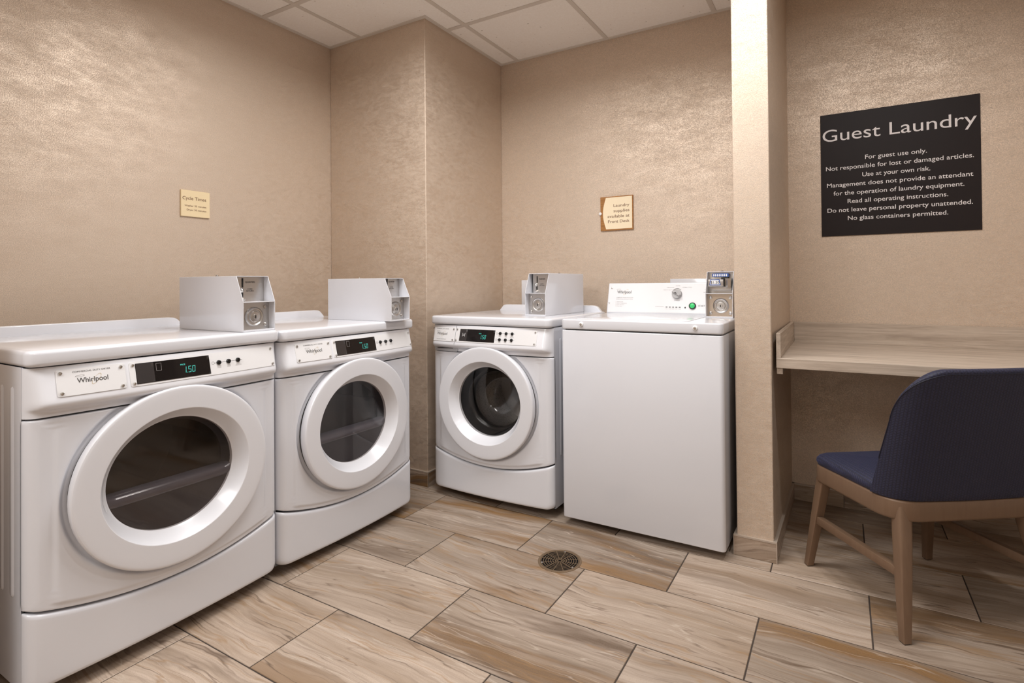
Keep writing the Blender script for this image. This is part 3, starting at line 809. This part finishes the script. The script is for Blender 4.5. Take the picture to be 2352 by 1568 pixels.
    P = Vector(fn(.001)(.4525, .9525)); nrm = Vector((0, -math.cos(th), math.sin(th))); uz = Vector((0, math.sin(th), math.cos(th)))
    f = lambda a, b, h: P+Vector((1, 0, 0))*a+uz*b+nrm*h
    sb = obj('start_button', MB().lathe([(.0175, 0), (.0170, .006), (.0125, .0065), (.012, .002)], 32, f), M['rubber'], t)
    obj('button_cap', MB().lathe([(.0125, .002), (.0122, .009), (.0085, .0115), (.0005, .012)], 28, f), M['green'], sb)
    for x, z in ((.021, 1.0420), (.013, .9650)):
        P2 = Vector(fn(.001)(x, z)); obj('screw', MB().lathe([(.0042, 0), (.0038, .0025), (.0005, .0032)], 12, lambda a, b, h, P2=P2: P2+Vector((1, 0, 0))*a+uz*b+nrm*h), M['chrome'], cp)
    for x in (.06, w_-.06):
        for y in (.16, D-.06): obj('foot', MB().lathe([(.018, 0), (.02, .004), (.02, .012), (.008, .014), (.008, .038)], 16, lambda a, b, h, x=x, y=y: (x+a, y+b, h), True, True), M['feet'], t)
    return t
toploader()

# ------------------------------------------------------------------ coin boxes
def coin_box(label, loc, rz, w_, L, H, knee, slide=False, plate=None):
    t = thing('coin_box', label, 'coin box', loc, rz, 'white coin boxes on top of the machines')
    s = .0022; back = .040
    side = [(0, 0), (L, 0), (L, H), (back, H), (0, knee)]
    m = MB()
    m.yz(side, 0, s); m.yz(side, w_-s, w_)
    m.box(s, w_-s, back-.002, L, H-s, H); m.box(s, w_-s, L-s, L, s, H-s); m.box(s, w_-s, .0005, L, 0, .006)
    m.box(s, w_-s, .001, .10, knee-.003, knee)
    hs = obj('housing', m, M['powder'], t, bevel=.0007, seg=1, smooth=0)
    up = .062; lo = .034
    m = MB().box(.012 if not slide else s, w_-s, up, up+.002, knee, H-s); u = obj('coin_plate', m, M['steel'], t, smooth=0)
    m = MB().box(s, w_-s, lo, lo+.002, .006, knee-.003); lp = obj('lock_plate', m, M['steel2' if slide else 'steel'], t, smooth=0)
    cx, cz = w_/2+(.002 if slide else 0), (knee)/2-.002
    yf = lambda y0: (lambda a, b, h: (cx+a, y0-h, cz+b))
    lk = obj('lock', MB().lathe([(.034, 0), (.034, .003), (.030, .007), (.026, .005), (.025, .003), (.021, .003), (.018, .007), (.012, .008), (.0005, .008)], 40, yf(lo)), M['steel'], t)
    obj('key_cylinder', MB().lathe([(.0085, .008), (.0080, .011), (.0005, .0115)], 20, yf(lo)), M['steel'], lk)
    obj('keyhole', MB().box(cx-.0018, cx+.0018, lo-.0125, lo-.0110, cz-.006, cz+.005), M['dark'], lk, smooth=0)
    for a in (.016, w_-.016):
        for b in (.020, knee-.020):
            obj('bolt', MB().lathe([(.0075, 0), (.0072, .003), (.004, .0045), (.0005, .005)], 14, lambda p, q, h, a=a, b=b: (a+p, lo-h, b+q)), M['steel'], lp)
    zt = knee
    if not slide:
        fn = lambda x, z: (x, up-.0008, z)
        obj('coin_slot', MB().box(.034, .0375, up-.003, up, zt+.050, zt+.083), M['dark'], u, smooth=0)
        m = MB(); text(m, 'QUARTERS', .046, .082, zt+.066, .0062, fn); text(m, 'COIN', .054, .072, zt+.042, .0045, fn); text(m, 'RETURN', .050, .077, zt+.035, .0045, fn)
        obj('coin_lettering', m, M['ink'], u, smooth=0, fix=False)
        obj('return_lever', MB().lathe([(.009, 0), (.009, .004), (.004, .010), (.0005, .012)], 16, lambda p, q, h: (.030+p, up-h, zt+.040+q)), M['chrome'], u)
        obj('lever_slot', MB().box(.031, .037, up-.003, up, zt+.008, zt+.032), M['dark'], u, smooth=0)
        obj('coin_return_cup', MB().lathe([(.011, 0), (.010, .008), (.0005, .010)], 16, lambda p, q, h: (.034+p, up-h, zt+.008+q*.6)), M['steel'], u)
    else:
        y = up
        sb = obj('coin_slide', MB().box(.010, .078, .006, y, zt+.030, zt+.062), M['steel'], t, bevel=.004)
        m = MB().prism([(.086, y), (.084, .012), (.096, .002), (.108, .010), (.112, y)], lambda p: (p[0], p[1], zt+.026), lambda p: (p[0], p[1], zt+.066))
        obj('slide_handle', m, M['chrome'], sb, smooth=30)
        obj('slide_arm', MB().box(.02, .108, .030, y, zt+.012, zt+.030), M['steel'], sb, bevel=.002)
        st = obj('slot_label', MB().box(.026, .095, y-.034, y-.0005, zt+.073, zt+.088), M['blue'], t, smooth=0)
        for k in range(8):
            c = .0325+.0078*k; N = 12
            obj('coin_window', MB().xz([(c+.0024*math.cos(2*PI*i/N), zt+.0805+.0058*math.sin(2*PI*i/N)) for i in range(N)], y-.0350, y-.0338), M['white'], st, smooth=0)
        obj('coin_guide', MB().box(.064, .092, y-.034, y-.0005, zt+.062, zt+.071), M['dark'], t, smooth=0)
        pt = [(.018, zt+.036), (.066, zt+.036), (.061, zt+.0615), (.022, zt+.0615)]
        tg = obj('price_tag', MB().xz(pt, .003, .0055), M['blue'], t, smooth=0)
        cxp, czp = .042, zt+.0488
        obj('tag_face', MB().xz([(cxp+(a-cxp)*.86, czp+(b-czp)*.76) for a, b in pt], .0022, .0032), M['white'], tg, smooth=0)
        m = MB(); text(m, '$1.50', .0235, .0605, zt+.0425, .0120, lambda x, z: (x, .0017, z)); obj('tag_lettering', m, M['ink'], tg, smooth=0, fix=False)
        for a in (.030, .082): obj('rivet', MB().lathe([(.0028, 0), (.0005, .002)], 10, lambda p, q, h, a=a: (a+p, y-h-.0005, zt+.020+q)), M['dark'], u)
    obj('top_bolt', MB().lathe([(.006, 0), (.006, .004), (.0035, .0065), (.0005, .007)], 14, lambda p, q, h: (w_*.45+p, L*.62+q, H+h)), M['chrome'], t)
    return t
coin_box('white coin box on the dryer nearest the camera', (.872, 1.108, .9115), PI/2, .120, .405, .195, .1045)
coin_box('white coin box on the farther dryer, its side facing the camera', (.925, 1.752, .9075), PI/2, .116, .415, .193, .1085)
coin_box('white coin box on the front-loading washer, a pale panel behind it', (1.296, 2.285, .9115), 0, .116, .440, .209, .1125)
coin_box('white coin box priced $1.50 on the top-loading washer beside the narrow wall', (2.1345, 2.455, .9115), 0, .117, .180, .2055, .1085, slide=True)

# white coin-box mounting panels built separately on the back wall, seen just above the two washers
def mounting_panel(label, x0, x1, z0, z1):
    tag(obj('mounting_panel', MB().box(x0, x1, YB-.034, YB-.0005, z0, z1), M['powder'], None, bevel=.002), label, 'panel', 'white mounting panels on the back wall behind the washers')
mounting_panel('white mounting panel behind the coin box of the front-loading washer', .908, 1.26, .86, 1.092)
mounting_panel('white mounting panel behind the console of the top-loading washer', 1.8535, 2.16, .86, 1.0885)

# ------------------------------------------------------------------ signs
def sign_guest():
    t = thing('wall_sign', 'large black Guest Laundry sign with white lettering above the counter', 'sign', (2.5855, YB, 1.2835))
    w_, h = .606, .583
    obj('board', MB().box(0, w_, -.005, -.0003, 0, h), M['signblack'], t, bevel=.001, seg=1)
    m = MB(); ox, oz = 2.5855, 1.2835
    fn = lambda x, z: (x-ox, -.0056, z-oz)
    text(m, 'Guest Laundry', 2.5945, 3.1790, 1.7365, .0565, fn, bold=0)
    for i, (s, a, b) in enumerate((('For guest use only.', 2.768, 3.003), ('Not responsible for lost or damaged articles.', 2.607, 3.167), ('Use at your own risk.', 2.756, 3.014), ('Management does not provide an attendant', 2.610, 3.1640), ('for the operation of laundry equipment.', 2.6375, 3.133), ('Read all operating instructions.', 2.695, 3.0765), ('Do not leave personal property unattended.', 2.611, 3.161), ('No glass containers permitted.', 2.695, 3.0755))):
        text(m, s, a, b, 1.6365-.0400*i, .0195, fn)
    obj('lettering', m, M['signwhite'], t, smooth=0, fix=False)
sign_guest()
def sign_supplies():
    t = thing('wall_sign', 'small wood-edged Laundry supplies sign on the back wall', 'sign', (1.4390, YB, 1.3735))
    w_, h = .199, .197
    obj('board', MB().box(0, w_, -.010, -.0003, 0, h), M['signwood2'], t, bevel=.0008, seg=1)
    pts = [(w_-.005, .008), (w_-.005, h-.006), (.035, h-.006)]
    for k in range(1, 16):
        f = k/16; z = h-.006-(h-.014)*f; pts.append((.035-.019*math.sin(PI*f), z))
    pts.append((.035, .008))
    obj('cream_face', MB().xz(pts, -.0108, -.0098), M['cream2'], t, smooth=0)
    ox, oz = 1.4390, 1.3735; fn = lambda x, z: (x-ox, -.0112, z-oz); m = MB()
    for s, a, z in (('Laundry', 1.5215, 1.5085), ('supplies', 1.5212, 1.4780), ('available at', 1.4837, 1.4470), ('Front Desk', 1.4871, 1.4170)): text(m, s, a, 1.6175, z, .0165, fn)
    obj('lettering', m, M['brownink'], t, smooth=0, fix=False)
    obj('round_button', MB().lathe([(.0085, -.012), (.0085, -.002), (.0085, .004), (.006, .0065), (.0005, .007)], 20, lambda a, b, hh: (.000+a, -.010-hh, .1005+b)), M['white'], t)
M['cream2'] = pmat('pale_cream_sign', (.90, .76, .54), .55)
def signwood():
    m, t, b = nt('orange_sign_wood'); g = NG(t); co = g.n('ShaderNodeTexCoord').outputs['Object']
    n = g.noise(g.mapping(co, (12, 12, 160)), 1.5, 4, .6)
    g.link(g.mixc(g.rng(n, .35, .7), (.27, .115, .028), (.47, .215, .06)), b.inputs['Base Color']); b.inputs['Roughness'].default_value = .45; return m
M['signwood2'] = signwood()
sign_supplies()
def sign_cycle():
    t = thing('wall_sign', 'small cream Cycle Times sign on the left wall above the dryers', 'sign', (0, 1.346, 1.3985), PI/2)
    obj('board', MB().box(0, .1300, -.009, -.0003, 0, .1230), M['cream'], t, bevel=.0008, seg=1)
    fn = lambda x, z: (x, -.0095, z-1.3985); m = MB()
    text(m, 'Cycle Times', .0065, .113, 1.4770, .0150, fn); text(m, 'Washer 30 minutes', .0155, .1135, 1.4455, .0078, fn); text(m, 'Dryer 30 minutes', .0250, .1135, 1.4265, .0078, fn)
    obj('lettering', m, M['brownink'], t, smooth=0, fix=False)
sign_cycle()

# ------------------------------------------------------------------ floor drain
def drain():
    t = thing('floor_drain', 'round bronze grated drain set into the tile floor', 'drain', (1.7065, 1.8465, 0))
    R = .0845
    obj('ring', MB().lathe([(R, -.003), (R, .0014), (R-.003, .0022), (R-.009, .0020), (R-.011, -.001)], 56), M['brass'], t)
    obj('pit', MB().lathe([(R-.002, .0003), (.0005, .0003)], 40), M['pit'], t)
    m = MB()
    n = 8
    for k in range(n):
        r = .008+.0645*k/(n-1)
        m.lathe([(r-.0012, .0006), (r-.0012, .0016), (r+.0012, .0016), (r+.0012, .0006)], 56)
    for k in range(12):
        a = 2*PI*k/12+.13; c, s = math.cos(a), math.sin(a); h = .0012
        q = [(x*c-y*s, x*s+y*c) for x, y in ((.006, -h), (.0755, -h), (.0755, h), (.006, h))]
        m.slab(q, .0006, .0017)
    g = obj('grate', m, M['brass'], t, smooth=30)
    for k in range(3):
        a = 2*PI*k/3-.35; obj('screw', MB().lathe([(.0045, .001), (.004, .0030), (.0005, .0034)], 12, lambda p, q, h, a=a: (.0700*math.cos(a)+p, .0700*math.sin(a)+q, h)), M['chrome'], t)
drain()

# ------------------------------------------------------------------ counter in the alcove
def counter():
    x0, x1, y0, y1 = 2.4435, XR-.001, 2.250, YB-.001
    t = thing('counter', 'grey woodgrain wall counter with raised splash in the alcove', 'counter', (x0, y0, .738))
    w_, d = x1-x0, y1-y0
    obj('countertop', MB().box(0, w_, 0, d, 0, .038), M['laminate'], t, bevel=.0008, seg=1)
    obj('back_splash', MB().box(.0165, w_-.017, d-.018, d, .0379, .133), M['laminate'], t, bevel=.0008, seg=1)
    obj('side_splash', MB().box(0, .0160, .002, d, .0382, .133), M['laminatey'], t, bevel=.0008, seg=1)
    obj('side_splash', MB().box(w_-.0165, w_-.0005, .002, d, .0382, .133), M['laminatey'], t, bevel=.0008, seg=1)
    obj('support_cleat', MB().box(.001, .022, .008, d, -.024, -.0004), M['laminatey'], t, bevel=.0008, seg=1)
    obj('support_cleat', MB().box(w_-.022, w_-.001, .008, d, -.024, -.0004), M['laminatey'], t, bevel=.0008, seg=1)
counter()

# ------------------------------------------------------------------ chair
def chair():
    t = thing('dining_chair', 'navy upholstered chair with bronze wood legs pulled up to the counter', 'chair', (2.8524, 2.2376, 0), math.atan2(.555, .83))
    sh = lambda x, y: x+.042*(.176-y)/.389
    # seat rail outline
    def outline(ins, n=8):
        P = [(.237-ins, .176-ins, .05), (-.237+ins, .176-ins, .05), (-.246+ins, -.213+ins, .085), (.246-ins, -.213+ins, .085)]
        out = []
        for i, (x, y, r) in enumerate(P):
            r = max(.012, r-ins*.7)
            p = Vector((x, y)); a = Vector(P[i-1][:2]); b = Vector(P[(i+1) % 4][:2])
            da, db = (a-p).normalized(), (b-p).normalized(); ang = da.angle(db); L = r/math.tan(ang/2)
            p0, p1 = p+da*L, p+db*L; c = p+(da+db).normalized()*(r/math.sin(ang/2))
            a0 = math.atan2(*(p0-c).yx); a1 = math.atan2(*(p1-c).yx); dl = (a1-a0+PI) % (2*PI)-PI
            for k in range(n+1): out.append((c.x+r*math.cos(a0+dl*k/n), c.y+r*math.sin(a0+dl*k/n)))
        return [(sh(x, y), y) for x, y in out]
    zr0, zr1 = .334, .396
    rows = [[(x, y, z) for x, y in outline(i)] for i, z in ((.028, zr0), (.004, zr0), (.001, zr0+.003), (0, zr0+.008), (0, zr1-.008), (.0015, zr1-.003), (.005, zr1), (.028, zr1), (.028, zr0))]
    m = MB(); m.grid(rows, cv=True); obj('seat_rail', m, M['bronze'], t, smooth=50)
    # legs
    for sx in (-1, 1):
        for rear in (0, 1):
            if rear: top, bot, wt, wb = (sx*.196+.043, -.170), (sx*.248+.041, -.247), .050, .0235
            else: top, bot, wt, wb = (sx*.2005, .139), (sx*.237, .198), .042, .024
            rows = []
            for k in range(9):
                f = k/8; z = (zr1-.006)*(1-f)+.003*f
                fz = 1-z/(zr1-.006); cx = top[0]+(bot[0]-top[0])*fz; cy = top[1]+(bot[1]-top[1])*fz; hw = (wt+(wb-wt)*fz)/2
                rows.append([(cx+a, cy+b, z) for a, b in rrect(-hw, hw, -hw, hw, hw*(.14+(.55 if rear else .3)*(1-fz)**2), 3)])
            m = MB(); m.grid(rows, cv=True); n = len(rows[0]); m.f.append([8*n+i for i in range(n)]); m.f.append(list(range(n)))
            o = obj('leg', m, M['bronze'], t, smooth=50)
            obj('glide', MB().slab([(bot[0]+a, bot[1]+b) for a, b in rrect(-wb*.42, wb*.42, -wb*.42, wb*.42, wb*.15, 3)], 0, .0035), M['feet'], o, smooth=0)
    for sx in (-1, 1):
        a, b = Vector((sx*.221, .172, .186)), Vector((sx*.226+.040, -.212, .184)); d = (b-a).normalized(); s = Vector((d.y, -d.x, 0)).normalized()
        v = [p+s*q*.011+Vector((0, 0, r*.014)) for p in (a, b) for q, r in ((-1, -1), (1, -1), (1, 1), (-1, 1))]
        m = MB().add(v, [[0, 1, 2, 3], [4, 5, 6, 7], [0, 1, 5, 4], [1, 2, 6, 5], [2, 3, 7, 6], [3, 0, 4, 7]]); obj('stretcher', m, M['bronze'], t, bevel=.002)
    # cushion
    rows = []
    for ins, z in ((.012, .392), (.003, .398), (-.001, .408), (.000, .417), (.006, .426), (.020, .434), (.05, .442), (.09, .448), (.13, .452), (.17, .454)):
        rows.append([(x, y, z) for x, y in outline(ins)] if ins < .08 else [(x*(.205-ins)/.125*.74, y*(.205-ins)/.125*.70-.004, z) for x, y in outline(.08)])
    m = MB(); m.grid(rows, cv=True); n = len(rows[0]); m.f.append([(len(rows)-1)*n+i for i in range(n)])
    m.uv = lambda c: (c.x, c.y); obj('seat_cushion', m, M['fabric'], t, smooth=60)
    # wrap-around backrest
    def plan():
        pts = []; X, Y, yt, r = .2495, -.212, -.118, .092
        for k in range(9): pts.append((-X+.0, yt+(Y+r-yt)*k/8))
        for k in range(1, 13): a = math.radians(180+90*k/12); pts.append((-X+r+r*math.cos(a), Y+r+r*math.sin(a)))
        for k in range(1, 17): x = -X+r+(2*X-2*r)*k/16; pts.append((x, Y-.006*math.sin(PI*k/16)))
        for k in range(1, 13): a = math.radians(270+90*k/12); pts.append((X-r+r*math.cos(a), Y+r+r*math.sin(a)))
        for k in range(1, 9): pts.append((X, Y+r+(yt-Y-r)*k/8))
        return [Vector((sh(*p), p[1])) for p in pts]
    P = plan(); N = len(P); arc = [0]
    for a, b in zip(P[:-1], P[1:]): arc.append(arc[-1]+(b-a).length)
    T = arc[-1]; zb = .3975; zt0 = .812; loops = []; seam = []
    def ztop(d):
        if d <= .03: return .404+(.655-.404)*d/.03
        u = min(1, (d-.03)/.135); return .655+(zt0-.655)*(1-(1-u)**2)**(1/2.1)
    def at(u):
        u = max(0, min(T-1e-6, u))
        for i in range(N-1):
            if arc[i+1] > u:
                f = (u-arc[i])/(arc[i+1]-arc[i]); tn = (P[min(i+2, N-1)]-P[i]).normalized().lerp((P[i+1]-P[max(i-1, 0)]).normalized(), 1-f).normalized()
                return P[i].lerp(P[i+1], f), tn
    ds = [.03*k/10 for k in range(10)]+[.03+.135*(1-math.cos(PI/2*k/18)) for k in range(19)]
    mid = [ds[-1]+(T-2*ds[-1])*k/30 for k in range(1, 30)]
    us = ds+mid+[T-d for d in ds[::-1]]; K = len(us)-1
    for u in us:
        d = min(u, T-u); zt = ztop(d); th = .037*sstep(-.006, .022, d)+.005
        p0, tn = at(u); nin = Vector((-tn.y, tn.x)); hh = zt-zb; r1, r2, r3 = min(.012, hh*.5), min(.007, hh*.25), min(.0025, hh*.1)
        def pt(o, z):
            f = (z-zb)/(zt0-zb); q = p0+nin*o
            return (q.x*(1+.02*f), q.y-.088*f-.012*f*f, z)
        loop = [pt(.006, zb-.001)]+[pt(.000 if j else .002, zb+(hh-r1)*j/22) for j in range(23)]+[pt(.001, zt-r2), pt(.005, zt-r3), pt(th*.35, zt), pt(th*.7, zt-r3*.5), pt(th*.95, zt-r2*.8), pt(th, zt-r1)]
        loop += [pt(th, zb+(hh-r1)*(1-q/8*.97)) for q in range(1, 9)]
        loops.append(loop)
        if d > .012: seam.append(Vector(pt(-.0006, zt-r1*1.1)))
    m = MB(); m.grid(loops, cv=True); n = len(loops[0]); m.f.append(list(range(n))[::-1]); m.f.append([K*n+i for i in range(n)])
    def uvf(c):
        best = min(range(N), key=lambda i: (P[i].x-c.x)**2+(P[i].y-(c.y+.1*(c.z-zb)/(zt0-zb)))**2)
        # continuous arc coordinate by projecting on the nearest segment
        bu, bd = 0, 1e9
        q = Vector((c.x/(1+.02*(c.z-zb)/(zt0-zb)), c.y+.088*(c.z-zb)/(zt0-zb)+.012*((c.z-zb)/(zt0-zb))**2))
        for i in range(max(0, best-3), min(N-1, best+3)):
            s = P[i+1]-P[i]; f = max(0, min(1, (q-P[i]).dot(s)/s.length_squared)); dd = (P[i]+s*f-q).length
            if dd < bd: bd, bu = dd, arc[i]+s.length*f
        return (bu, c.z)
    m.uv = uvf
    b = obj('backrest', m, M['fabric'], t, smooth=60)
    obj('piping', MB().tube(seam, .0014, 6), M['fabricplain'], b)
M['fabricplain'] = pmat('navy_piping', (.010, .011, .026), .6)
chair()
